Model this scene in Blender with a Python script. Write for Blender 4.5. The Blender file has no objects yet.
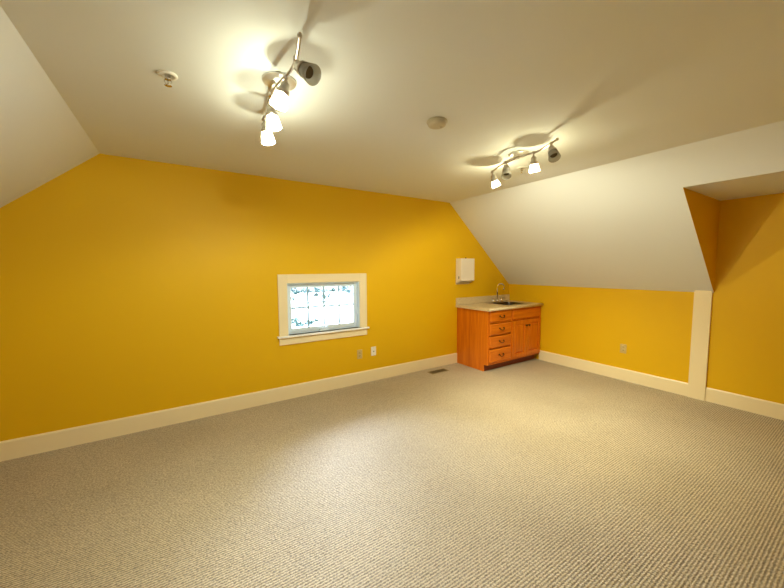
import bpy, bmesh, math, random
from mathutils import Vector, Matrix
random.seed(7)
S = bpy.context.scene
COL = S.collection
# ------------------------------------------------------------------ room dimensions (metres)
D = 3.737            # gable wall
BACK = -1.30         # wall behind the camera
ZC = 2.461           # flat ceiling
XL, XR = -0.505, 3.454   # where the flat ceiling breaks into the slopes
WL, WR = -1.987, 4.868   # knee walls
ZK = 1.204           # knee wall height
ZD, YD0, YD1 = 2.184, -0.95, 1.095   # dormer ceiling and its two cheeks
XD = XR + (WR - XR) * (ZC - ZD) / (ZC - ZK)
T = 0.14

# ------------------------------------------------------------------ materials
def lin(r, g, b):
    f = lambda c: (c / 12.92) if c <= 0.04045 else ((c + 0.055) / 1.055) ** 2.4
    return (f(r / 255), f(g / 255), f(b / 255), 1)

def mat(name, color, rough=0.5, metal=0.0, spec=0.5, bump=None, vary=None):
    m = bpy.data.materials.new(name); m.use_nodes = True
    nt = m.node_tree; b = nt.nodes['Principled BSDF']
    b.inputs['Base Color'].default_value = color
    b.inputs['Roughness'].default_value = rough
    b.inputs['Metallic'].default_value = metal
    b.inputs['Specular IOR Level'].default_value = spec
    tc = nt.nodes.new('ShaderNodeTexCoord')
    if vary:
        sc, amt = vary
        n = nt.nodes.new('ShaderNodeTexNoise'); n.inputs['Scale'].default_value = sc; n.inputs['Detail'].default_value = 4
        nt.links.new(tc.outputs['Object'], n.inputs['Vector'])
        mx = nt.nodes.new('ShaderNodeMix'); mx.data_type = 'RGBA'
        mx.inputs['A'].default_value = [c * (1 - amt) for c in color[:3]] + [1]
        mx.inputs['B'].default_value = [min(1, c * (1 + amt)) for c in color[:3]] + [1]
        nt.links.new(n.outputs['Fac'], mx.inputs['Factor'])
        nt.links.new(mx.outputs['Result'], b.inputs['Base Color'])
    if bump:
        sc, st, di = bump
        n = nt.nodes.new('ShaderNodeTexNoise'); n.inputs['Scale'].default_value = sc; n.inputs['Detail'].default_value = 3
        nt.links.new(tc.outputs['Object'], n.inputs['Vector'])
        bp = nt.nodes.new('ShaderNodeBump'); bp.inputs['Strength'].default_value = st; bp.inputs['Distance'].default_value = di
        nt.links.new(n.outputs['Fac'], bp.inputs['Height']); nt.links.new(bp.outputs['Normal'], b.inputs['Normal'])
    return m

M_yellow = mat('yellow_wall_paint', lin(224, 177, 6), 0.55, spec=0.3, bump=(180, 0.08, 0.001))
M_ceil = mat('ceiling_paint', lin(222, 224, 220), 0.75, spec=0.2, bump=(160, 0.08, 0.001))
M_trim = mat('cream_trim_paint', lin(240, 223, 180), 0.35, spec=0.4)
M_winw = mat('white_window_vinyl', lin(222, 238, 250), 0.35)
M_grille = mat('grille_bar_vinyl', lin(150, 186, 204), 0.4)
M_sill = mat('white_sill_paint', lin(246, 246, 240), 0.3)
M_plate = mat('almond_plastic', lin(205, 178, 110), 0.4)
M_white = mat('white_plastic', lin(236, 232, 220), 0.4)
M_dull = mat('dull_white_plastic', lin(188, 178, 152), 0.5)
M_dark = mat('dark_slot', lin(35, 28, 20), 0.6)
M_steel = mat('brushed_nickel', lin(190, 182, 170), 0.28, 1.0, vary=(60, 0.05))
M_chrome = mat('polished_chrome', lin(220, 215, 208), 0.10, 1.0)
M_satin = mat('satin_nickel_canopy', lin(222, 218, 208), 0.3, 0.75)
M_brass = mat('dark_bronze_pull', lin(96, 66, 34), 0.35, 0.9)
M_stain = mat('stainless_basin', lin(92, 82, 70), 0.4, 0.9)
M_disp = mat('dispenser_enamel', lin(232, 222, 206), 0.35)
M_vent = mat('brown_register_metal', lin(96, 82, 52), 0.5, 0.3)
M_ventf = mat('tan_register_rim', lin(150, 132, 92), 0.5, 0.2)
M_bark = mat('tree_bark', lin(120, 135, 135), 0.9, bump=(30, 0.5, 0.01))
M_leaf = mat('tree_leaves', (0.022, 0.085, 0.10, 1), 0.7, vary=(3, 0.35))
M_ground = mat('outdoor_ground', lin(190, 196, 190), 0.9, vary=(0.5, 0.1))

def wood(name, c1, c2, axis):
    m = bpy.data.materials.new(name); m.use_nodes = True
    nt = m.node_tree; b = nt.nodes['Principled BSDF']
    b.inputs['Roughness'].default_value = 0.38
    b.inputs['Specular IOR Level'].default_value = 0.4
    tc = nt.nodes.new('ShaderNodeTexCoord'); mp = nt.nodes.new('ShaderNodeMapping')
    s = [38.0, 38.0, 38.0]; s[axis] = 2.2
    mp.inputs['Scale'].default_value = s
    nt.links.new(tc.outputs['Object'], mp.inputs['Vector'])
    n = nt.nodes.new('ShaderNodeTexNoise'); n.inputs['Scale'].default_value = 1.0
    n.inputs['Detail'].default_value = 5; n.inputs['Distortion'].default_value = 0.6
    nt.links.new(mp.outputs['Vector'], n.inputs['Vector'])
    r = nt.nodes.new('ShaderNodeValToRGB')
    r.color_ramp.elements[0].position = 0.3; r.color_ramp.elements[0].color = c1
    r.color_ramp.elements[1].position = 0.7; r.color_ramp.elements[1].color = c2
    nt.links.new(n.outputs['Fac'], r.inputs['Fac']); nt.links.new(r.outputs['Color'], b.inputs['Base Color'])
    bp = nt.nodes.new('ShaderNodeBump'); bp.inputs['Strength'].default_value = 0.06; bp.inputs['Distance'].default_value = 0.002
    nt.links.new(n.outputs['Fac'], bp.inputs['Height']); nt.links.new(bp.outputs['Normal'], b.inputs['Normal'])
    return m
M_woodv = wood('honey_maple_upright', lin(196, 98, 8), lin(222, 126, 18), 2)
M_woodh = wood('honey_maple_level', lin(192, 94, 8), lin(218, 122, 18), 0)
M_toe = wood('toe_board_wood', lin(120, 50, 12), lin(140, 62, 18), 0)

def laminate():
    m = mat('speckled_laminate', lin(206, 190, 158), 0.35)
    nt = m.node_tree; b = nt.nodes['Principled BSDF']
    tc = nt.nodes.new('ShaderNodeTexCoord')
    n = nt.nodes.new('ShaderNodeTexNoise'); n.inputs['Scale'].default_value = 140; n.inputs['Detail'].default_value = 3
    nt.links.new(tc.outputs['Object'], n.inputs['Vector'])
    r = nt.nodes.new('ShaderNodeValToRGB')
    r.color_ramp.elements[0].position = 0.36; r.color_ramp.elements[0].color = lin(180, 158, 118)
    r.color_ramp.elements[1].position = 0.56; r.color_ramp.elements[1].color = lin(228, 210, 170)
    nt.links.new(n.outputs['Fac'], r.inputs['Fac']); nt.links.new(r.outputs['Color'], b.inputs['Base Color'])
    return m
M_lam = laminate()

def carpet():
    m = bpy.data.materials.new('ribbed_loop_carpet'); m.use_nodes = True
    nt = m.node_tree; b = nt.nodes['Principled BSDF']; L = nt.links.new
    b.inputs['Roughness'].default_value = 0.5; b.inputs['Specular IOR Level'].default_value = 0.5
    b.inputs['Sheen Weight'].default_value = 0.15; b.inputs['Sheen Roughness'].default_value = 0.5
    tc = nt.nodes.new('ShaderNodeTexCoord')
    # ribs run along x: a wave in y, gently disturbed, broken up into loops along each rib
    w = nt.nodes.new('ShaderNodeTexWave'); w.wave_type = 'BANDS'; w.bands_direction = 'Y'; w.wave_profile = 'SIN'
    w.inputs['Scale'].default_value = 21.0; w.inputs['Distortion'].default_value = 2.6
    w.inputs['Detail'].default_value = 2.0; w.inputs['Detail Scale'].default_value = 4.5
    L(tc.outputs['Object'], w.inputs['Vector'])
    mp = nt.nodes.new('ShaderNodeMapping'); mp.inputs['Scale'].default_value = (80, 105, 80)
    L(tc.outputs['Object'], mp.inputs['Vector'])
    v = nt.nodes.new('ShaderNodeTexVoronoi'); v.inputs['Scale'].default_value = 1.0
    L(mp.outputs['Vector'], v.inputs['Vector'])
    inv = nt.nodes.new('ShaderNodeMath'); inv.operation = 'SUBTRACT'; inv.inputs[0].default_value = 1.0
    L(v.outputs['Distance'], inv.inputs[1])
    add = nt.nodes.new('ShaderNodeMath'); add.operation = 'MULTIPLY_ADD'
    L(w.outputs['Fac'], add.inputs[0]); add.inputs[1].default_value = 0.55; L(inv.outputs[0], add.inputs[2])
    bp = nt.nodes.new('ShaderNodeBump'); bp.inputs['Strength'].default_value = 0.75; bp.inputs['Distance'].default_value = 0.005
    L(add.outputs[0], bp.inputs['Height']); L(bp.outputs['Normal'], b.inputs['Normal'])
    # yarn colour: flecks of two tones, rib creases shaded by colour, plus broad wear
    n = nt.nodes.new('ShaderNodeTexNoise'); n.inputs['Scale'].default_value = 95; n.inputs['Detail'].default_value = 3; n.inputs['Roughness'].default_value = 0.7
    L(tc.outputs['Object'], n.inputs['Vector'])
    mulc = nt.nodes.new('ShaderNodeMath'); mulc.operation = 'MULTIPLY_ADD'
    L(w.outputs['Fac'], mulc.inputs[0]); mulc.inputs[1].default_value = 0.30; L(n.outputs['Fac'], mulc.inputs[2])
    r = nt.nodes.new('ShaderNodeValToRGB')
    r.color_ramp.elements[0].position = 0.48; r.color_ramp.elements[0].color = lin(118, 106, 86)
    r.color_ramp.elements[1].position = 0.82; r.color_ramp.elements[1].color = lin(206, 190, 156)
    L(mulc.outputs[0], r.inputs['Fac'])
    n2 = nt.nodes.new('ShaderNodeTexNoise'); n2.inputs['Scale'].default_value = 1.6; n2.inputs['Detail'].default_value = 4
    L(tc.outputs['Object'], n2.inputs['Vector'])
    r2 = nt.nodes.new('ShaderNodeValToRGB')
    r2.color_ramp.elements[0].position = 0.3; r2.color_ramp.elements[0].color = (0.88, 0.87, 0.85, 1)
    r2.color_ramp.elements[1].position = 0.65; r2.color_ramp.elements[1].color = (1, 1, 1, 1)
    L(n2.outputs['Fac'], r2.inputs['Fac'])
    mx = nt.nodes.new('ShaderNodeMix'); mx.data_type = 'RGBA'; mx.blend_type = 'MULTIPLY'; mx.inputs['Factor'].default_value = 1
    L(r.outputs['Color'], mx.inputs['A']); L(r2.outputs['Color'], mx.inputs['B'])
    L(mx.outputs['Result'], b.inputs['Base Color'])
    return m
M_carpet = carpet()

def frosted():
    m = bpy.data.materials.new('frosted_shade_glass'); m.use_nodes = True
    nt = m.node_tree; nt.nodes.remove(nt.nodes['Principled BSDF']); L = nt.links.new
    out = nt.nodes['Material Output']
    tr = nt.nodes.new('ShaderNodeBsdfTransparent'); tr.inputs['Color'].default_value = (0.62, 0.61, 0.56, 1)
    tl = nt.nodes.new('ShaderNodeBsdfTranslucent'); tl.inputs['Color'].default_value = (0.30, 0.29, 0.26, 1)
    df = nt.nodes.new('ShaderNodeBsdfPrincipled'); df.inputs['Base Color'].default_value = (0.95, 0.9, 0.8, 1); df.inputs['Roughness'].default_value = 0.25
    a = nt.nodes.new('ShaderNodeMixShader'); a.inputs[0].default_value = 0.6
    L(tl.outputs[0], a.inputs[1]); L(df.outputs[0], a.inputs[2])
    b = nt.nodes.new('ShaderNodeMixShader'); b.inputs[0].default_value = 0.45
    L(tr.outputs[0], b.inputs[1]); L(a.outputs[0], b.inputs[2]); L(b.outputs[0], out.inputs['Surface'])
    return m
M_frost = frosted()

def pane_glass():
    m = bpy.data.materials.new('window_glass'); m.use_nodes = True
    nt = m.node_tree; nt.nodes.remove(nt.nodes['Principled BSDF']); L = nt.links.new
    tr = nt.nodes.new('ShaderNodeBsdfTransparent'); tr.inputs['Color'].default_value = (0.93, 0.97, 0.97, 1)
    gl = nt.nodes.new('ShaderNodeBsdfGlossy'); gl.inputs['Roughness'].default_value = 0.02
    fr = nt.nodes.new('ShaderNodeFresnel'); fr.inputs['IOR'].default_value = 1.45
    a = nt.nodes.new('ShaderNodeMixShader')
    L(fr.outputs[0], a.inputs[0]); L(tr.outputs[0], a.inputs[1]); L(gl.outputs[0], a.inputs[2])
    L(a.outputs[0], nt.nodes['Material Output'].inputs['Surface'])
    return m
M_glass = pane_glass()

def emis(name, color, strength):
    m = bpy.data.materials.new(name); m.use_nodes = True
    nt = m.node_tree; nt.nodes.remove(nt.nodes['Principled BSDF'])
    e = nt.nodes.new('ShaderNodeEmission'); e.inputs['Color'].default_value = color; e.inputs['Strength'].default_value = strength
    nt.links.new(e.outputs[0], nt.nodes['Material Output'].inputs['Surface'])
    return m
M_lit = emis('lit_halogen_capsule', (1, 0.85, 0.6, 1), 60)
M_unlit = mat('dark_unlit_bulb', lin(110, 98, 78), 0.2, 0.4)

# ------------------------------------------------------------------ mesh helpers
def new(): return bmesh.new()

def box(bm, x0, x1, y0, y1, z0, z1, bev=0.0):
    t = bmesh.new()
    bmesh.ops.create_cube(t, size=1)
    for v in t.verts:
        v.co = Vector(((x0 + x1) / 2 + v.co.x * (x1 - x0), (y0 + y1) / 2 + v.co.y * (y1 - y0), (z0 + z1) / 2 + v.co.z * (z1 - z0)))
    if bev > 0:
        bmesh.ops.bevel(t, geom=t.edges[:], offset=bev, segments=2, profile=0.5, affect='EDGES')
    merge(bm, t)

def merge(bm, t, mtx=None):
    if mtx is not None: bmesh.ops.transform(t, matrix=mtx, verts=t.verts[:])
    vm = {v: bm.verts.new(v.co) for v in t.verts}
    for f in t.faces:
        try:
            g = bm.faces.new([vm[v] for v in f.verts]); g.smooth = f.smooth
        except ValueError: pass
    t.free()

def prism(bm, poly, axis, a, b):
    """poly: list of 2-D points in the plane across 'axis', pushed from a to b"""
    def P(p, h):
        if axis == 'y': return Vector((p[0], h, p[1]))
        if axis == 'x': return Vector((h, p[0], p[1]))
        return Vector((p[0], p[1], h))
    t = bmesh.new()
    A = [t.verts.new(P(p, a)) for p in poly]; B = [t.verts.new(P(p, b)) for p in poly]
    n = len(poly)
    t.faces.new(A); t.faces.new(B[::-1])
    for i in range(n): t.faces.new((A[i], B[i], B[(i + 1) % n], A[(i + 1) % n]))
    bmesh.ops.recalc_face_normals(t, faces=t.faces[:])
    merge(bm, t)

def frame_mtx(p, d):
    d = Vector(d).normalized()
    return Matrix.Translation(Vector(p)) @ d.to_track_quat('Z', 'Y').to_matrix().to_4x4()

def lathe(bm, prof, seg=28, mtx=None, close=False):
    """prof: list of (radius, height) round local z"""
    t = bmesh.new(); rings = []
    for r, z in prof:
        if r < 1e-6: rings.append([t.verts.new((0, 0, z))])
        else: rings.append([t.verts.new((r * math.cos(2 * math.pi * k / seg), r * math.sin(2 * math.pi * k / seg), z)) for k in range(seg)])
    for i in range(len(rings) - 1):
        a, b = rings[i], rings[i + 1]
        for k in range(seg):
            k2 = (k + 1) % seg
            if len(a) == 1 and len(b) == 1: continue
            if len(a) == 1: f = t.faces.new((a[0], b[k], b[k2]))
            elif len(b) == 1: f = t.faces.new((a[k], b[0], a[k2]))
            else: f = t.faces.new((a[k], b[k], b[k2], a[k2]))
            f.smooth = True
    bmesh.ops.recalc_face_normals(t, faces=t.faces[:])
    merge(bm, t, mtx)

def tube(bm, pts, r, seg=12):
    pts = [Vector(p) for p in pts]; t = bmesh.new(); rings = []
    n = len(pts); ref = None
    for i, p in enumerate(pts):
        d = (pts[min(i + 1, n - 1)] - pts[max(i - 1, 0)]).normalized()
        if ref is None: ref = d.orthogonal().normalized()
        ref = (ref - d * ref.dot(d)).normalized(); o = d.cross(ref)
        rr = r[i] if isinstance(r, (list, tuple)) else r
        rings.append([t.verts.new(p + (ref * math.cos(2 * math.pi * k / seg) + o * math.sin(2 * math.pi * k / seg)) * rr) for k in range(seg)])
    for a, b in zip(rings, rings[1:]):
        for k in range(seg):
            f = t.faces.new((a[k], a[(k + 1) % seg], b[(k + 1) % seg], b[k])); f.smooth = True
    t.faces.new(rings[0][::-1]); t.faces.new(rings[-1])
    bmesh.ops.recalc_face_normals(t, faces=t.faces[:])
    merge(bm, t)

def bez(p0, p1, p2, p3, n=12):
    out = []
    for i in range(n + 1):
        s = i / n
        out.append(Vector(p0) * (1 - s) ** 3 + 3 * Vector(p1) * s * (1 - s) ** 2 + 3 * Vector(p2) * s * s * (1 - s) + Vector(p3) * s ** 3)
    return out

ORIGIN = {}
def obj(name, bm, m, parent=None, origin=(0, 0, 0)):
    """world-space mesh; origin = the place its object (or its top-level thing) stands at"""
    if parent is not None:
        origin = ORIGIN[parent.name]
    o = Vector(origin)
    bmesh.ops.translate(bm, verts=bm.verts[:], vec=-o)
    me = bpy.data.meshes.new(name); bm.to_mesh(me); bm.free(); me.materials.append(m)
    ob = bpy.data.objects.new(name, me); COL.objects.link(ob)
    if parent is not None: ob.parent = parent
    else: ob.location = o
    ORIGIN[ob.name] = o
    return ob

def tag(o, label, cat, group=None):
    o['label'] = label; o['category'] = cat
    if group: o['group'] = group
    return o

def thing(name, label, cat, loc, group=None):
    o = bpy.data.objects.new(name, None); COL.objects.link(o); o.location = loc; o.empty_display_size = 0.1
    ORIGIN[o.name] = Vector(loc)
    return tag(o, label, cat, group)

def struct(name, bm, m, parent=None):
    o = obj(name, bm, m, parent)
    if parent is None: o['kind'] = 'structure'
    return o

# ------------------------------------------------------------------ the setting
bm = new(); box(bm, WL - T, WR + T, BACK - T, D + T, -0.12, 0.0); struct('floor', bm, M_carpet)

# window opening in the gable wall
WX0, WX1, WZ0, WZ1 = 1.017, 1.925, 0.735, 1.325
# opening in the wall behind the camera
BX0, BX1, BZ0, BZ1 = -0.80, -0.10, 0.85, 2.00

def gable(name, y0, y1, hx0, hx1, hz0, hz1):
    bm = new()
    prism(bm, [(WL, 0), (hx0, 0), (hx0, ZC), (XL, ZC), (WL, ZK)] if hx0 > XL else
              [(WL, 0), (hx0, 0), (hx0, ZC - (XL - hx0) * (ZC - ZK) / (XL - WL)), (WL, ZK)], 'y', y0, y1)
    prism(bm, [(hx1, 0), (WR, 0), (WR, ZK), (XR, ZC), (hx1, ZC)], 'y', y0, y1)
    prism(bm, [(hx0, 0), (hx1, 0), (hx1, hz0), (hx0, hz0)], 'y', y0, y1)
    if hx0 > XL: prism(bm, [(hx0, hz1), (hx1, hz1), (hx1, ZC), (hx0, ZC)], 'y', y0, y1)
    else:
        zz = ZC - (XL - hx0) * (ZC - ZK) / (XL - WL)
        prism(bm, [(hx0, hz1), (hx1, hz1), (hx1, ZC), (XL, ZC), (hx0, zz)], 'y', y0, y1)
    return struct(name, bm, M_yellow)
gable('wall_north', D, D + T, WX0, WX1, WZ0, WZ1)
gable('wall_south', BACK - T, BACK, BX0, BX1, BZ0, BZ1)

bm = new(); box(bm, WL - T, WL, BACK, D, 0, ZK); struct('wall_west', bm, M_yellow)
bm = new()
prism(bm, [(BACK, 0), (D, 0), (D, ZK), (YD1, ZK), (YD1, ZD), (YD0, ZD), (YD0, ZK), (BACK, ZK)], 'x', WR, WR + T)
struct('wall_east', bm, M_yellow)

bm = new(); box(bm, XL, XR, BACK - T, D + T, ZC, ZC + T); struct('ceiling', bm, M_ceil)
bm = new(); prism(bm, [(WL, ZK), (XL, ZC), (XL, ZC + T), (WL - T, ZK + T - T * 0.85), (WL - T, ZK)], 'y', BACK - T, D + T); struct('ceiling_west', bm, M_ceil)
bm = new()
full = [(XR, ZC), (WR, ZK), (WR + T, ZK), (WR + T, ZK + 0.02), (XR, ZC + T)]
e = 0.0015
prism(bm, full, 'y', YD1, D + T)
prism(bm, full, 'y', BACK - T, YD0)
prism(bm, [(XR, ZC), (XD, ZD), (XD, ZD + T), (XR, ZC + T)], 'y', YD0, YD1)
struct('ceiling_east', bm, M_ceil)
bm = new(); box(bm, XD, WR + T, YD0 - 0.05, YD1 + 0.05, ZD, ZD + T); struct('ceiling_dormer', bm, M_ceil)
for nm, a, b in (('wall_dormer_north', YD1 - e, YD1 + 0.03), ('wall_dormer_south', YD0 - 0.03, YD0 + e)):
    bm = new(); prism(bm, [(XD + 0.003, ZD), (WR, ZK + 0.003), (WR, ZD)], 'y', a, b); struct(nm, bm, M_yellow)

# baseboards with a small eased top edge
def bboard(name, axis, a, b, face, sgn):
    bm = new(); h, t = 0.155, 0.015
    prof = [(face, 0), (face - sgn * t, 0), (face - sgn * t, h - 0.012), (face - sgn * (t - 0.006), h), (face, h)]
    if axis == 'x':   # runs along x, on a wall facing y
        prism(bm, prof, 'x', a, b)
    else:
        prism(bm, prof, 'y', a, b)
    return struct(name, bm, M_trim)
bboard('baseboard_north', 'x', WL, 3.632, D, 1)
bboard('baseboard_east', 'y', 1.25, D - 0.62, WR, 1)
bboard('baseboard_dormer', 'y', BACK, 1.103, WR, 1)
bboard('baseboard_west', 'y', BACK, D, WL, -1)
bboard('baseboard_south', 'x', WL, WR, BACK, -1)
# corner board where the low wall meets the dormer
bm = new(); prism(bm, [(WR, 0), (WR - 0.026, 0), (WR - 0.026, 1.2265), (WR, 1.204)], 'y', 1.103, 1.25)
struct('trim_1', bm, M_trim)

# ---- window in the gable wall
win = bpy.data.objects.new('window_1', None); COL.objects.link(win); win['kind'] = 'structure'
win.location = (1.47, D, WZ0); ORIGIN['window_1'] = Vector(win.location)
cw = 0.099
bm = new()
box(bm, WX0 - cw, WX0, D - 0.018, D, WZ0, WZ1 + cw, 0.002)
box(bm, WX1, WX1 + cw, D - 0.018, D, WZ0, WZ1 + cw, 0.002)
box(bm, WX0, WX1, D - 0.018, D, WZ1, WZ1 + cw, 0.002)
obj('window_casing', bm, M_trim, win)
bm = new(); box(bm, WX0 - cw - 0.022, WX1 + cw + 0.022, D - 0.045, D + 0.0, WZ0 - 0.02, WZ0, 0.003)
box(bm, WX0, WX1, D - 0.02, D + 0.08, WZ0 - 0.02, WZ0 + 0.0)
obj('window_sill', bm, M_sill, win)
bm = new(); box(bm, WX0 - cw, WX1 + cw, D - 0.018, D, WZ0 - 0.103, WZ0 - 0.02, 0.002); obj('window_apron', bm, M_trim, win)
bm = new(); j = 0.012   # jamb liner
box(bm, WX0, WX0 + j, D - 0.004, D + T, WZ0, WZ1); box(bm, WX1 - j, WX1, D - 0.004, D + T, WZ0, WZ1)
box(bm, WX0 + j, WX1 - j, D - 0.004, D + T, WZ1 - j, WZ1); box(bm, WX0 + j, WX1 - j, D + 0.045, D + T, WZ0, WZ0 + 0.022)
obj('window_jamb', bm, M_winw, win)
SY0, SY1 = D + 0.040, D + 0.080
a0, a1, c0, c1 = WX0 + j, WX1 - j, WZ0 + 0.022, WZ1 - j
st = 0.046
bm = new()
box(bm, a0, a0 + st, SY0, SY1, c0, c1, 0.003); box(bm, a1 - st, a1, SY0, SY1, c0, c1, 0.003)
box(bm, a0 + st, a1 - st, SY0, SY1, c1 - st, c1, 0.003); box(bm, a0 + st, a1 - st, SY0, SY1, c0, c0 + st, 0.003)
sash = obj('window_sash', bm, M_winw, win)
g0, g1, h0, h1 = a0 + st, a1 - st, c0 + st, c1 - st
bm = new(); box(bm, g0, g1, SY0 + 0.018, SY0 + 0.022, h0, h1); obj('window_pane', bm, M_glass, sash)
bm = new()
for k in (1, 2, 3):
    x = g0 + (g1 - g0) * k / 4; box(bm, x - 0.010, x + 0.010, SY0 + 0.010, SY0 + 0.017, h0, h1)
zm = (h0 + h1) / 2
box(bm, g0, g1, SY0 + 0.0095, SY0 + 0.0175, zm - 0.010, zm + 0.010)
obj('window_grille', bm, M_grille, sash)
bm = new()   # crank operator on the bottom frame
xc = 1.46
box(bm, xc - 0.06, xc + 0.06, SY0 - 0.03, SY0 + 0.002, c0 - 0.018, c0 + 0.012, 0.004)
tube(bm, bez((xc - 0.05, SY0 - 0.03, c0 + 0.012), (xc - 0.02, SY0 - 0.04, c0 + 0.03), (xc + 0.03, SY0 - 0.04, c0 + 0.03), (xc + 0.06, SY0 - 0.03, c0 + 0.016)), 0.006)
obj('window_crank', bm, M_winw, win)
bm = new()   # sash lock on the right jamb
box(bm, WX1 - j - 0.012, WX1 - j + 0.001, SY0 - 0.022, SY0 - 0.004, 0.90, 0.99, 0.003)
tube(bm, [(WX1 - j - 0.014, SY0 - 0.014, 0.985), (WX1 - j - 0.022, SY0 - 0.02, 0.955), (WX1 - j - 0.018, SY0 - 0.022, 0.905)], 0.005)
obj('window_lock', bm, M_winw, win)

# ---- window in the wall behind the camera (the cool light on the near carpet)
w2 = bpy.data.objects.new('window_2', None); COL.objects.link(w2); w2['kind'] = 'structure'
w2.location = ((BX0 + BX1) / 2, BACK, BZ0); ORIGIN['window_2'] = Vector(w2.location)
bm = new(); cw = 0.09
for (x0, x1, z0, z1) in ((BX0 - cw, BX0, BZ0, BZ1 + cw), (BX1, BX1 + cw, BZ0, BZ1 + cw), (BX0, BX1, BZ1, BZ1 + cw), (BX0 - cw, BX1 + cw, BZ0 - cw, BZ0)):
    box(bm, x0, x1, BACK, BACK + 0.018, z0, z1, 0.002)
obj('window_casing', bm, M_trim, w2)
bm = new(); s = 0.05; y0, y1 = BACK - 0.09, BACK - 0.05
for (x0, x1, z0, z1) in ((BX0, BX0 + s, BZ0, BZ1), (BX1 - s, BX1, BZ0, BZ1), (BX0 + s, BX1 - s, BZ1 - s, BZ1), (BX0 + s, BX1 - s, BZ0, BZ0 + s), ((BX0 + BX1) / 2 - 0.03, (BX0 + BX1) / 2 + 0.03, BZ0 + s, BZ1 - s)):
    box(bm, x0, x1, y0, y1, z0, z1, 0.003)
s2 = obj('window_sash', bm, M_winw, w2)
bm = new(); box(bm, BX0 + s, BX1 - s, BACK - 0.072, BACK - 0.068, BZ0 + s, BZ1 - s); obj('window_pane', bm, M_glass, s2)

# ------------------------------------------------------------------ outdoors
bm = new(); box(bm, -60, 60, -60, 60, -3.3, -3.0); struct('ground', bm, M_ground)

def tree(label, x, y, h, spots, seed):
    rnd = random.Random(seed)
    t = thing('leafy_tree', label, 'tree', (x, y, -3.0))
    bm = new()
    tube(bm, [(x, y, -3.0), (x + 0.06, y, -3 + h * 0.4), (x - 0.03, y + 0.05, -3 + h * 0.75), (x, y, -3 + h)], [0.16, 0.13, 0.09, 0.04])
    for sx, sy, sz, sr in spots:
        z0 = min(-3 + h * 0.9, max(-2, sz - 0.8))
        tube(bm, bez((x, y, z0), (x + (sx - x) * 0.3, y, z0 + 0.3), (x + (sx - x) * 0.7, sy, sz - 0.1), (sx, sy, sz)), [0.014 - 0.0009 * i for i in range(13)], 7)
    obj('trunk', bm, M_bark, t)
    bm = new()
    for sx, sy, sz, sr in spots:
        for k in range(int(420 * sr)):
            d = Vector((rnd.gauss(0, 1), rnd.gauss(0, 1), rnd.gauss(0, 0.7))) * sr * 0.5
            c = Vector((sx, sy, sz)) + d
            u = Vector((rnd.uniform(-1, 1), rnd.uniform(-1, 1), rnd.uniform(-1, 1))).normalized()
            w = u.orthogonal().normalized(); L = rnd.uniform(0.03, 0.06)
            bm.faces.new([bm.verts.new(c - u * L), bm.verts.new(c + w * L * 0.45), bm.verts.new(c + u * L), bm.verts.new(c - w * L * 0.45)])
    obj('foliage', bm, M_leaf, t)
tree('tall sparse leafy tree outside, its sprigs across the upper panes of the window', 2.05, 9.2, 4.4,
     [(2.62, 9, 0.93, 0.10), (2.72, 9, 0.84, 0.10), (2.60, 9.1, 0.66, 0.12), (2.90, 9, 0.90, 0.10), (3.12, 9.2, 0.86, 0.12), (3.25, 9, 0.78, 0.13), (3.30, 9, 0.90, 0.12), (3.55, 9, 0.86, 0.16), (3.56, 9.1, 0.68, 0.14), (3.52, 9.1, 0.52, 0.08), (3.78, 9, 0.88, 0.09), (4.10, 9, 0.86, 0.13), (4.28, 9.2, 0.90, 0.15), (4.4, 9.2, 0.8, 0.1)], 3)
tree('low leafy treetop outside, seen through the bottom corner pane of the window', 2.35, 8.2, 2.7,
     [(2.38, 8.1, 0.22, 0.16), (2.45, 8.2, 0.06, 0.22), (2.62, 8.1, 0.10, 0.14), (2.75, 8.1, 0.12, 0.10), (2.95, 8.2, 0.16, 0.07), (2.35, 8, -0.1, 0.3), (2.7, 8.1, -0.2, 0.25)], 5)

# ------------------------------------------------------------------ sink cabinet
CX0, CX1, CF = 3.628, WR - 0.002, D - 0.620      # left side, right side, front of the face frame
CB = D - 0.017 + 0.015                            # back, against the wall
cab = thing('sink_cabinet', 'honey wood sink base cabinet with four drawers and two doors under the worktop', 'cabinet', ((CX0 + CX1) / 2, D - 0.31, 0))
TK = 0.10
bm = new()
prism(bm, [(CB, 0), (CF + 0.075, 0), (CF + 0.075, TK), (CF + 0.02, TK), (CF + 0.02, 0.879), (CB, 0.879)], 'x', CX0, CX0 + 0.018)
prism(bm, [(CB - 0.02, 0), (CF + 0.075, 0), (CF + 0.075, TK), (CF + 0.02, TK), (CF + 0.02, 0.879), (CB - 0.02, 0.879)], 'x', CX1 - 0.036, CX1 - 0.018)
box(bm, CX0 + 0.018, CX1 - 0.036, CF + 0.02, CB - 0.012, TK, TK + 0.018)
box(bm, CX0 + 0.018, CX1 - 0.036, CB - 0.012, CB - 0.004, TK, 0.879)
obj('carcass', bm, M_woodv, cab)
XM0, XM1 = 4.115, 4.150     # middle stile
bm = new()
box(bm, CX0, CX0 + 0.035, CF, CF + 0.02, TK, 0.879, 0.0015); box(bm, CX1 - 0.03, CX1, CF, CF + 0.02, TK, 0.879, 0.0015)
box(bm, XM0, XM1, CF, CF + 0.02, TK, 0.879, 0.0015)
for x0, x1 in ((CX0 + 0.035, XM0), (XM1, CX1 - 0.03)):
    box(bm, x0, x1, CF, CF + 0.02, 0.86, 0.879); box(bm, x0, x1, CF, CF + 0.02, TK, TK + 0.035)
    box(bm, x0, x1, CF + 0.001, CF + 0.02, 0.695, 0.72)
for z in (0.515, 0.33): box(bm, CX0 + 0.035, XM0, CF + 0.001, CF + 0.02, z, z + 0.022)
obj('face_frame', bm, M_woodv, cab)
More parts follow.
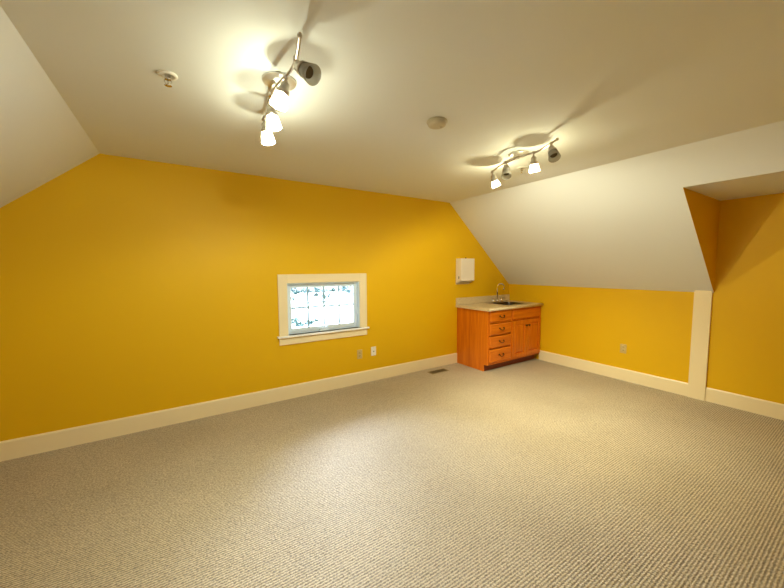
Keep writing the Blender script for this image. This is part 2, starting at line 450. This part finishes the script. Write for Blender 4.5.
bm = new(); box(bm, CX0 + 0.018, CX1 - 0.036, CF + 0.075, CF + 0.09, 0.0, TK); obj('toe_board', bm, M_toe, cab)

def slab_front(x0, x1, z0, z1):
    """drawer front with an eased, stepped edge"""
    bm = new(); y = CF
    box(bm, x0, x1, y - 0.010, y - 0.0005, z0, z1, 0.002)
    t = bmesh.new(); e1, e2 = 0.004, 0.014
    a = [t.verts.new(Vector(p)) for p in ((x0 + e1, y - 0.010, z0 + e1), (x1 - e1, y - 0.010, z0 + e1), (x1 - e1, y - 0.010, z1 - e1), (x0 + e1, y - 0.010, z1 - e1))]
    b = [t.verts.new(Vector(p)) for p in ((x0 + e2, y - 0.019, z0 + e2), (x1 - e2, y - 0.019, z0 + e2), (x1 - e2, y - 0.019, z1 - e2), (x0 + e2, y - 0.019, z1 - e2))]
    t.faces.new(b)
    for i in range(4): t.faces.new((a[i], a[(i + 1) % 4], b[(i + 1) % 4], b[i]))
    bmesh.ops.recalc_face_normals(t, faces=t.faces[:]); merge(bm, t)
    return bm

def bail_pull(x, z):
    bm = new(); y = CF - 0.019
    for s in (-1, 1):
        lathe(bm, [(0, 0), (0.013, 0), (0.012, 0.004), (0.006, 0.006), (0.005, 0.014), (0, 0.015)], 14, frame_mtx((x + s * 0.045, y, z), (0, -1, 0)))
    tube(bm, bez((x - 0.045, y - 0.012, z), (x - 0.045, y - 0.022, z - 0.035), (x + 0.045, y - 0.022, z - 0.035), (x + 0.045, y - 0.012, z)), 0.005, 8)
    return bm

dx0, dx1 = CX0 + 0.024, XM0 + 0.010
rows = [(0.712, 0.862), (0.528, 0.690), (0.343, 0.507), (0.128, 0.322)]
for z0, z1 in rows:
    d = obj('drawer', slab_front(dx0, dx1, z0, z1), M_woodh, cab)
    p = obj('pull', bail_pull((dx0 + dx1) / 2 + 0.01, (z0 + z1) / 2 + 0.01), M_brass, d); p['label'] = 'dark bronze drop pull'
fx0, fx1 = XM1 - 0.010, CX1 - 0.018
obj('false_drawer_front', slab_front(fx0, fx1, 0.712, 0.862), M_woodh, cab)

def panel_door(x0, x1, z0, z1):
    bm = new(); y = CF; r = 0.058
    for (a, b, c, d) in ((x0, x0 + r, z0, z1), (x1 - r, x1, z0, z1), (x0 + r, x1 - r, z0, z0 + r), (x0 + r, x1 - r, z1 - r, z1)):
        box(bm, a, b, y - 0.019, y - 0.0005, c, d, 0.0025)
    box(bm, x0 + r, x1 - r, y - 0.006, y - 0.001, z0 + r, z1 - r)
    t = bmesh.new(); i0, i1 = r + 0.010, r + 0.030
    a = [t.verts.new(Vector(p)) for p in ((x0 + i0, y - 0.006, z0 + i0), (x1 - i0, y - 0.006, z0 + i0), (x1 - i0, y - 0.006, z1 - i0), (x0 + i0, y - 0.006, z1 - i0))]
    b = [t.verts.new(Vector(p)) for p in ((x0 + i1, y - 0.018, z0 + i1), (x1 - i1, y - 0.018, z0 + i1), (x1 - i1, y - 0.018, z1 - i1), (x0 + i1, y - 0.018, z1 - i1))]
    t.faces.new(b)
    for i in range(4): t.faces.new((a[i], a[(i + 1) % 4], b[(i + 1) % 4], b[i]))
    bmesh.ops.recalc_face_normals(t, faces=t.faces[:]); merge(bm, t)
    return bm
xm = (fx0 + fx1) / 2
for x0, x1, kx in ((fx0, xm - 0.003, xm - 0.032), (xm + 0.003, fx1, xm + 0.032)):
    d = obj('door', panel_door(x0, x1, 0.128, 0.690), M_woodv, cab)
    bm = new(); lathe(bm, [(0, 0), (0.009, 0), (0.006, 0.006), (0.006, 0.012), (0.016, 0.018), (0.016, 0.025), (0.010, 0.030), (0, 0.031)], 18, frame_mtx((kx, CF - 0.019, 0.605), (0, -1, 0)))
    k = obj('knob', bm, M_brass, d); k['label'] = 'dark bronze round knob'

# ---- worktop with backsplash, cut out for the sink
TX0, TX1, TY0, TY1, TZ0, TZ1 = 3.600, WR - 0.001, D - 0.652, D - 0.001, 0.880, 0.920
SX0, SX1, SY_0, SY_1 = 4.150, 4.630, 3.205, 3.560
top = thing('countertop', 'beige speckled laminate worktop with low backsplash on the honey wood cabinet', 'countertop', ((TX0 + TX1) / 2, D - 0.32, TZ0))
bm = new()
xs = [TX0, SX0, SX1, TX1]; ys = [TY0, SY_0, SY_1, TY1]
for i in range(3):
    for k in range(3):
        if i == 1 and k == 1: continue
        box(bm, xs[i], xs[i + 1], ys[k], ys[k + 1], TZ0, TZ1)
bmesh.ops.remove_doubles(bm, verts=bm.verts[:], dist=1e-5)
tube(bm, [(TX0 + 0.003, TY0 + 0.002, 0.9), (TX1 - 0.003, TY0 + 0.002, 0.9)], 0.0195, 16)
obj('worktop_slab', bm, M_lam, top)
bm = new(); box(bm, TX0, TX1, D - 0.021, D - 0.001, TZ1, TZ1 + 0.102, 0.003); obj('backsplash', bm, M_lam, top)

# ---- drop-in bar sink
sk = thing('bar_sink', 'small stainless steel sink set into the beige worktop', 'sink', ((SX0 + SX1) / 2, (SY_0 + SY_1) / 2, TZ1))
bm = new(); r = 0.022
def ring(bm, o, i, z0, z1):
    ox0, ox1, oy0, oy1 = o; ix0, ix1, iy0, iy1 = i
    box(bm, ox0, ix0, oy0, oy1, z0, z1, 0.0015); box(bm, ix1, ox1, oy0, oy1, z0, z1, 0.0015)
    box(bm, ix0, ix1, oy0, iy0, z0, z1, 0.0015); box(bm, ix0, ix1, iy1, oy1, z0, z1, 0.0015)
ring(bm, (SX0 - 0.014, SX1 + 0.014, SY_0 - 0.014, SY_1 + 0.075), (SX0 + 0.012, SX1 - 0.012, SY_0 + 0.012, SY_1 - 0.012), TZ1 + 0.0003, TZ1 + 0.005)
obj('sink_rim', bm, M_steel, sk)
bm = new()
x0, x1, y0, y1 = SX0 + 0.012, SX1 - 0.012, SY_0 + 0.012, SY_1 - 0.012
t = bmesh.new(); rings = []
for ins, z in ((0, TZ1 + 0.003), (0.004, TZ1 - 0.02), (0.014, TZ1 - 0.13), (0.03, TZ1 - 0.148), (0.06, TZ1 - 0.152)):
    pts = []
    rr = 0.05
    for cx_, cy_, a0_ in ((x1 - rr, y1 - rr, 0), (x0 + rr, y1 - rr, 90), (x0 + rr, y0 + rr, 180), (x1 - rr, y0 + rr, 270)):
        for q in range(6):
            an = math.radians(a0_ + 18 * q); R_ = max(0.004, rr - ins)
            pts.append(t.verts.new((cx_ + R_ * math.cos(an), cy_ + R_ * math.sin(an), z)))
    rings.append(pts)
for A, B in zip(rings, rings[1:]):
    for i in range(len(A)):
        f = t.faces.new((A[i], A[(i + 1) % len(A)], B[(i + 1) % len(A)], B[i])); f.smooth = True
t.faces.new(rings[-1]); bmesh.ops.recalc_face_normals(t, faces=t.faces[:])
for f in t.faces: f.normal_flip()
merge(bm, t)
obj('basin', bm, M_stain, sk)
bm = new(); lathe(bm, [(0, 0.004), (0.018, 0.004), (0.022, 0.002), (0.04, 0.003), (0.042, 0.0)], 24, Matrix.Translation(((x0 + x1) / 2, (y0 + y1) / 2, TZ1 - 0.1515))); obj('drain', bm, M_dark, sk)

# ---- gooseneck tap
FX, FY, FZ = 4.400, 3.602, TZ1 + 0.0052
fa = thing('gooseneck_faucet', 'slim chrome gooseneck tap with two lever handles behind the sink', 'faucet', (FX, FY, FZ))
bm = new(); box(bm, FX - 0.125, FX + 0.125, FY - 0.026, FY + 0.026, FZ, FZ + 0.012, 0.004)
obj('base_plate', bm, M_chrome, fa)
bm = new()
lathe(bm, [(0.02, 0.012), (0.02, 0.03), (0.012, 0.045)], 18, Matrix.Translation((FX, FY, FZ)))
pts = [Vector((FX, FY, FZ + 0.03)), Vector((FX, FY, FZ + 0.250))]
dr = Vector((0.62, -0.78, 0)); Rg = 0.052
for k in range(1, 17):
    a = math.pi * 1.12 * k / 16
    pts.append(Vector((FX, FY, FZ + 0.250)) + dr * Rg * (1 - math.cos(a)) + Vector((0, 0, Rg * math.sin(a))))
tube(bm, pts, 0.0095, 12)
lathe(bm, [(0.0, 0.0), (0.0135, 0.0), (0.0135, 0.026), (0, 0.026)], 14, frame_mtx(pts[-1], (pts[-1] - pts[-2])))
obj('spout', bm, M_chrome, fa)
for s in (-1, 1):
    bm = new(); x = FX + s * 0.098
    lathe(bm, [(0.021, 0.010), (0.021, 0.03), (0.015, 0.042), (0.017, 0.055), (0.012, 0.066), (0, 0.068)], 18, Matrix.Translation((x, FY, FZ)))
    tube(bm, [(x, FY, FZ + 0.056), (x + s * 0.035, FY - 0.02, FZ + 0.062), (x + s * 0.06, FY - 0.035, FZ + 0.06)], [0.008, 0.007, 0.008], 10)
    obj('handle', bm, M_chrome, fa)

# ------------------------------------------------------------------ paper towel dispenser
PX0, PX1, PY0, PZ0, PZ1 = 3.596, 3.884, D - 0.103, 1.235, 1.632
pd = thing('towel_dispenser', 'white wall-mounted paper towel dispenser left of the sloped ceiling above the worktop', 'towel dispenser', ((PX0 + PX1) / 2, D, PZ0))
bm = new()
t = bmesh.new()
prof = [(D - 0.0005, PZ0 + 0.004), (D - 0.0005, PZ1), (PY0, PZ1), (PY0, PZ0 + 0.055), (PY0 + 0.006, PZ0 + 0.050), (PY0 + 0.025, PZ0 + 0.050)]
prism(t, prof, 'x', PX0, PX0 + 0.004); merge(bm, t)
t = bmesh.new(); prism(t, prof, 'x', PX1 - 0.004, PX1); merge(bm, t)
box(bm, PX0, PX1, PY0, D - 0.0005, PZ1 - 0.004, PZ1, 0.001)
box(bm, PX0, PX1, D - 0.004, D - 0.0005, PZ0, PZ1)
obj('dispenser_body', bm, M_disp, pd)
bm = new(); box(bm, PX0 + 0.001, PX1 - 0.001, PY0 - 0.008, PY0, PZ0 + 0.055, PZ1 - 0.002, 0.004); obj('front_cover', bm, M_disp, pd)
bm = new(); box(bm, PX0 + 0.006, PX1 - 0.006, PY0 + 0.03, D - 0.006, PZ0 + 0.03, PZ0 + 0.036, 0.001)
o = obj('towel_slot_plate', bm, M_steel, pd)
bm = new(); box(bm, PX0 + 0.02, PX1 - 0.02, PY0 + 0.035, D - 0.03, PZ0 + 0.037, PZ0 + 0.10); obj('paper_towels', bm, M_white, pd)
bm = new(); lathe(bm, [(0, 0), (0.011, 0), (0.011, 0.008), (0.008, 0.011), (0, 0.011)], 14, Matrix.Translation((PX0 + 0.135, PY0 + 0.03, PZ1))); box(bm, PX0 + 0.128, PX0 + 0.142, PY0 + 0.027, PY0 + 0.033, PZ1 + 0.011, PZ1 + 0.018)
o = obj('lock', bm, M_brass, pd); o['label'] = 'small brass lock on top'
bm = new(); box(bm, PX0 - 0.0012, PX0 + 0.001, PY0 + 0.03, PY0 + 0.044, PZ0 + 0.085, PZ0 + 0.125); o = obj('sight_slot', bm, M_dark, pd); o['label'] = 'dark sight slot in the side'

# ------------------------------------------------------------------ outlets and register
def wall_plate(name, label, cat, pos, nrm, m, kind, group=None):
    """built facing -y round the origin, then turned"""
    w, h = 0.074, 0.118
    rot = Matrix.Translation(pos) @ (Matrix.Identity(4) if nrm == 'y' else Matrix.Rotation(math.radians(-90), 4, 'Z'))
    def mk(bm): bmesh.ops.transform(bm, matrix=rot, verts=bm.verts[:]); return bm
    t = thing(name, label, cat, pos, group)
    bm = new(); box(bm, -w / 2, w / 2, -0.006, 0, -h / 2, h / 2, 0.003); obj('cover_plate', mk(bm), m, t)
    if kind == 'duplex':
        for s in (-1, 1):
            bm = new(); lathe(bm, [(0, 0), (0.0172, 0), (0.0172, 0.0025), (0.016, 0.0035), (0, 0.0035)], 20, frame_mtx((0, -0.006, s * 0.02), (0, -1, 0)))
            rc = obj('receptacle', mk(bm), m, t)
            bm = new()
            for x in (-0.0065, 0.0065): box(bm, x - 0.0014, x + 0.0014, -0.0102, -0.009, s * 0.02 - 0.001, s * 0.02 + 0.009)
            box(bm, -0.002, 0.002, -0.0102, -0.009, s * 0.02 - 0.010, s * 0.02 - 0.006)
            obj('slot', mk(bm), M_dark, rc)
        bm = new(); lathe(bm, [(0, 0), (0.004, 0), (0.003, 0.0015), (0, 0.0018)], 10, frame_mtx((0, -0.006, 0), (0, -1, 0))); obj('screw', mk(bm), M_steel, t)
    else:
        bm = new(); box(bm, -0.010, 0.010, -0.0085, -0.0055, -0.014, 0.010, 0.001); obj('jack_frame', mk(bm), m, t)
        bm = new(); box(bm, -0.0065, 0.0065, -0.0092, -0.008, -0.011, 0.004); obj('jack_port', mk(bm), M_dark, t)
        for s in (-1, 1):
            bm = new(); lathe(bm, [(0, 0), (0.004, 0), (0.003, 0.0015), (0, 0.0018)], 10, frame_mtx((0, -0.006, s * 0.042), (0, -1, 0))); obj('screw', mk(bm), M_steel, t)
wall_plate('power_outlet', 'almond duplex power outlet on the yellow gable wall below the window', 'outlet', (1.920, D, 0.386), 'y', M_plate, 'duplex')
wall_plate('phone_jack', 'white wall plate with one dark jack beside the almond outlet', 'wall jack', (2.125, D, 0.397), 'y', M_white, 'jack')
wall_plate('power_outlet', 'almond duplex power outlet on the low yellow wall under the sloped ceiling', 'outlet', (WR, 1.928, 0.421), 'x', M_plate, 'duplex')

VX0, VX1, VY0, VY1 = 2.935, 3.245, 3.492, 3.612
vt = thing('floor_register', 'brown slotted metal floor register set in the carpet by the baseboard', 'floor vent', ((VX0 + VX1) / 2, (VY0 + VY1) / 2, 0))
bm = new(); ring(bm, (VX0, VX1, VY0, VY1), (VX0 + 0.018, VX1 - 0.018, VY0 + 0.016, VY1 - 0.016), 0.0002, 0.006); obj('register_frame', bm, M_ventf, vt)
bm = new(); box(bm, VX0 + 0.018, VX1 - 0.018, VY0 + 0.016, VY1 - 0.016, 0.0002, 0.0012); obj('duct_opening', bm, M_dark, vt)
bm = new(); x = VX0 + 0.026
while x < VX1 - 0.022:
    box(bm, x, x + 0.006, VY0 + 0.016, VY1 - 0.016, 0.0012, 0.005); x += 0.0135
box(bm, VX0 + 0.018, VX1 - 0.018, (VY0 + VY1) / 2 - 0.004, (VY0 + VY1) / 2 + 0.004, 0.0012, 0.0055)
obj('louver_grille', bm, M_vent, vt)

# ------------------------------------------------------------------ ceiling fittings
sd = thing('smoke_detector', 'round white smoke detector on the flat ceiling between the two track lights', 'smoke detector', (1.494, 1.745, ZC))
Md = Matrix.Translation((1.494, 1.745, ZC)) @ Matrix.Rotation(math.pi, 4, 'X')
bm = new(); lathe(bm, [(0.066, 0), (0.069, 0.003), (0.069, 0.010), (0.062, 0.013)], 40, Md); obj('base_ring', bm, M_dull, sd)
bm = new(); lathe(bm, [(0.062, 0.010), (0.062, 0.022), (0.055, 0.032), (0.040, 0.036), (0.0, 0.037)], 40, Md); obj('cover', bm, M_dull, sd)
bm = new(); lathe(bm, [(0.010, 0.0355), (0.010, 0.039), (0, 0.039)], 14, Md @ Matrix.Translation((0.03, 0.01, 0))); obj('test_button', bm, M_dull, sd)

def sprinkler(label, x, y):
    t = thing('fire_sprinkler', label, 'sprinkler', (x, y, ZC), 'ceiling sprinklers')
    Mx = Matrix.Translation((x, y, ZC)) @ Matrix.Rotation(math.pi, 4, 'X')
    bm = new(); lathe(bm, [(0.044, 0), (0.045, 0.003), (0.040, 0.008), (0.026, 0.009), (0.022, 0.003), (0.014, 0.002)], 32, Mx); obj('escutcheon', bm, M_white, t)
    bm = new()
    lathe(bm, [(0.012, 0.0), (0.012, 0.016), (0.014, 0.018), (0.014, 0.024), (0, 0.024)], 16, Mx)
    for s in (-1, 1):
        tube(bm, [Mx @ Vector(p) for p in ((s * 0.011, 0, 0.022), (s * 0.016, 0, 0.034), (s * 0.010, 0, 0.046), (0, 0, 0.052))], 0.0026, 8)
    lathe(bm, [(0, 0.024), (0.003, 0.024), (0.003, 0.05), (0, 0.05)], 10, Mx)
    obj('sprinkler_head', bm, M_chrome, t)
    bm = new(); lathe(bm, [(0, 0.050), (0.016, 0.0515), (0.017, 0.053), (0, 0.0535)], 20, Mx); obj('deflector', bm, M_chrome, t)
sprinkler('chrome sprinkler head on the ceiling nearer the left sloped ceiling', 0.003, 2.070)
sprinkler('chrome sprinkler head on the ceiling half behind the right track light', 2.872, 2.085)

# ------------------------------------------------------------------ track lights
Rt = Vector((0.839, -0.544, -0.005)); Fw = Vector((0.542, 0.837, -0.077)); Up = Vector((0, 0, 1))
BZ = 2.380
def track_light(label, canopy, ctrl, heads, watts, beam, tint):
    root = thing('track_light', label, 'track light', (canopy[0], canopy[1], ZC), 'four-head ceiling track lights')
    Mx = Matrix.Translation((canopy[0], canopy[1], ZC)) @ Matrix.Rotation(math.pi, 4, 'X')
    bm = new(); lathe(bm, [(0.080, 0), (0.086, 0.004), (0.083, 0.012), (0.060, 0.024), (0.030, 0.031), (0.012, 0.034), (0, 0.034)], 40, Mx)
    o = obj('canopy', bm, M_satin, root)
    # the wavy bar, a smooth curve through the control points
    P = [Vector((x, y, BZ)) for x, y in ctrl]
    pts = []
    for i in range(len(P) - 1):
        p0, p1, p2, p3 = P[max(i - 1, 0)], P[i], P[i + 1], P[min(i + 2, len(P) - 1)]
        for k in range(10):
            s = k / 10
            pts.append(0.5 * ((2 * p1) + (p2 - p0) * s + (2 * p0 - 5 * p1 + 4 * p2 - p3) * s * s + (3 * p1 - p0 - 3 * p2 + p3) * s ** 3))
    pts.append(P[-1])
    bm = new(); tube(bm, pts, 0.0075, 12)
    for q in (pts[0], pts[-1]): lathe(bm, [(0, -0.010), (0.008, -0.008), (0.010, 0), (0.008, 0.008), (0, 0.010)], 14, Matrix.Translation(q))
    obj('bar', bm, M_steel, root)
    mid = min(pts, key=lambda q: (q - Vector((canopy[0], canopy[1], BZ))).length)
    bm = new(); tube(bm, [(canopy[0], canopy[1], ZC - 0.031), (canopy[0] * 0.5 + mid.x * 0.5, canopy[1] * 0.5 + mid.y * 0.5, BZ + 0.03), (mid.x, mid.y, BZ)], [0.014, 0.012, 0.012], 14)
    lathe(bm, [(0, -0.016), (0.013, -0.012), (0.016, 0), (0.013, 0.012), (0, 0.016)], 16, Matrix.Translation(mid))
    obj('bar_mount', bm, M_chrome, root)
    for (hx, hy, d, lit) in heads:
        q = min(pts, key=lambda p: (p - Vector((hx, hy, BZ))).length)
        d = Vector(d).normalized()
        kn = q + Vector((0, 0, -0.024))             # knuckle
        bm = new()
        lathe(bm, [(0, -0.012), (0.0115, -0.010), (0.0115, 0.010), (0, 0.012)], 14, Matrix.Translation(q))
        tube(bm, [q, kn], 0.0048, 10)
        lathe(bm, [(0, -0.009), (0.007, -0.006), (0.009, 0), (0.007, 0.006), (0, 0.009)], 14, Matrix.Translation(kn))
        H = frame_mtx(kn, d)
        lathe(bm, [(0, 0.004), (0.010, 0.004), (0.020, 0.009), (0.022, 0.016), (0.022, 0.038), (0.030, 0.042), (0.0325, 0.062), (0.0315, 0.062), (0.028, 0.048), (0, 0.048)], 24, H)
        hd = obj('spot_head', bm, M_steel, root)
        bm = new()
        lathe(bm, [(0.0255, 0.044), (0.029, 0.058), (0.034, 0.082), (0.041, 0.120), (0.0388, 0.120), (0.032, 0.082), (0.027, 0.058), (0.0235, 0.046)], 32, H)
        obj('glass_shade', bm, M_frost, hd)
        bm = new()
        if lit:
            lathe(bm, [(0, 0.046), (0.008, 0.048), (0.009, 0.058), (0.009, 0.084), (0.006, 0.091), (0, 0.093)], 16, H)
            obj('bulb', bm, M_lit, hd)
            ld = bpy.data.lights.new('halogen', 'POINT'); ld.energy = watts; ld.color = tint; ld.shadow_soft_size = 0.006
            lo = bpy.data.objects.new('halogen_lamp', ld); COL.objects.link(lo)
            lo.location = (H @ Vector((0, 0, 0.113))) - ORIGIN[root.name]; lo.parent = root
            ls = bpy.data.lights.new('halogen_beam', 'SPOT'); ls.energy = beam; ls.color = tint; ls.shadow_soft_size = 0.012
            ls.spot_size = math.radians(82); ls.spot_blend = 1.0
            lb = bpy.data.objects.new('halogen_beam', ls); COL.objects.link(lb)
            lb.location = (H @ Vector((0, 0, 0.108))) - ORIGIN[root.name]; lb.parent = root
            lb.rotation_euler = (-d).to_track_quat('Z', 'Y').to_euler()
        else:
            lathe(bm, [(0, 0.047), (0.010, 0.047), (0.014, 0.058), (0.024, 0.088), (0.023, 0.090), (0.006, 0.080), (0, 0.082)], 20, H)
            o = obj('bulb', bm, M_unlit, hd); o['label'] = 'dark unlit bulb'
dn = -Up
track_light('chrome wavy four-head track light with three lit heads, near the left slope', (0.490, 1.825),
    [(0.436, 1.318), (0.452, 1.390), (0.470, 1.490), (0.470, 1.580), (0.455, 1.680), (0.447, 1.780), (0.455, 1.900), (0.480, 2.030), (0.474, 2.145)],
    [(0.465, 1.474, Vector((0.355, -0.722, -0.563)), False), (0.462, 1.620, -0.34 * Rt - 0.05 * Fw + dn, True),
     (0.455, 1.890, 0.16 * Rt + dn, True), (0.474, 2.120, 0.16 * Rt + dn, True)], 22.0, 26.0, (1.0, 1.05, 0.92))
track_light('chrome wavy four-head track light with two lit heads, near the right slope', (2.500, 1.850),
    [(2.520, 2.155), (2.471, 2.074), (2.388, 1.900), (2.352, 1.768), (2.368, 1.668), (2.375, 1.590), (2.325, 1.471), (2.272, 1.369)],
    [(2.505, 2.130, Vector((0.50, -0.05, -1)), True), (2.378, 1.880, -0.12 * Rt - 0.45 * Fw + dn, False), (2.375, 1.625, Vector((0.24, 0.06, -1)), True),
     (2.305, 1.430, -0.05 * Rt - 0.65 * Fw + dn, False)], 34.0, 155.0, (1.0, 0.97, 0.72))

# ------------------------------------------------------------------ daylight
w = bpy.data.worlds.new('World'); S.world = w; w.use_nodes = True
bg = w.node_tree.nodes['Background']; bg.inputs['Color'].default_value = (0.84, 0.95, 1.0, 1); bg.inputs['Strength'].default_value = 3.0
def portal(name, loc, rot, sx, sy):
    ld = bpy.data.lights.new(name, 'AREA'); ld.shape = 'RECTANGLE'; ld.size = sx; ld.size_y = sy
    ld.cycles.is_portal = True
    o = bpy.data.objects.new(name, ld); COL.objects.link(o); o.location = loc; o.rotation_euler = rot
portal('portal_front', ((WX0 + WX1) / 2, D + T - 0.005, (WZ0 + WZ1) / 2), (math.radians(-90), 0, 0), WX1 - WX0, WZ1 - WZ0)
portal('portal_rear', ((BX0 + BX1) / 2, BACK - T + 0.005, (BZ0 + BZ1) / 2), (math.radians(90), 0, 0), BX1 - BX0, BZ1 - BZ0)

# broad hazy sun high beyond the gable window
sl = bpy.data.lights.new('hazy_sun', 'SUN'); sl.energy = 72.0; sl.angle = math.radians(68); sl.color = (0.82, 0.88, 1.12)
so = bpy.data.objects.new('hazy_sun', sl); COL.objects.link(so); so.location = (3, 12, 9)
so.rotation_euler = Vector((0.34, 1.0, 0.66)).to_track_quat('Z', 'Y').to_euler()

# ------------------------------------------------------------------ camera
cd = bpy.data.cameras.new('Camera'); cam = bpy.data.objects.new('Camera', cd); COL.objects.link(cam)
yaw, pitch, roll = 0.575, -0.077, -0.0047
f = Vector((math.sin(yaw) * math.cos(pitch), math.cos(yaw) * math.cos(pitch), math.sin(pitch)))
r = Vector((math.cos(yaw), -math.sin(yaw), 0)); u = r.cross(f)
r2 = r * math.cos(roll) + u * math.sin(roll); u2 = -r * math.sin(roll) + u * math.cos(roll)
m = Matrix((r2, u2, -f)).transposed().to_4x4(); m.translation = (0, 0, 1.4836)
cam.matrix_world = m
cd.sensor_fit = 'HORIZONTAL'; cd.sensor_width = 36.0; cd.lens = 329.87 * 36.0 / 784; cd.clip_start = 0.02
S.camera = cam

S.cycles.use_denoising = True
S.cycles.max_bounces = 10; S.cycles.diffuse_bounces = 6; S.cycles.transparent_max_bounces = 12
S.cycles.sample_clamp_indirect = 8.0
S.cycles.caustics_reflective = False; S.cycles.caustics_refractive = False
S.view_settings.view_transform = 'Standard'; S.view_settings.look = 'None'
S.view_settings.gamma = 1.0; S.view_settings.use_curve_mapping = False
S.view_settings.exposure = 0.20
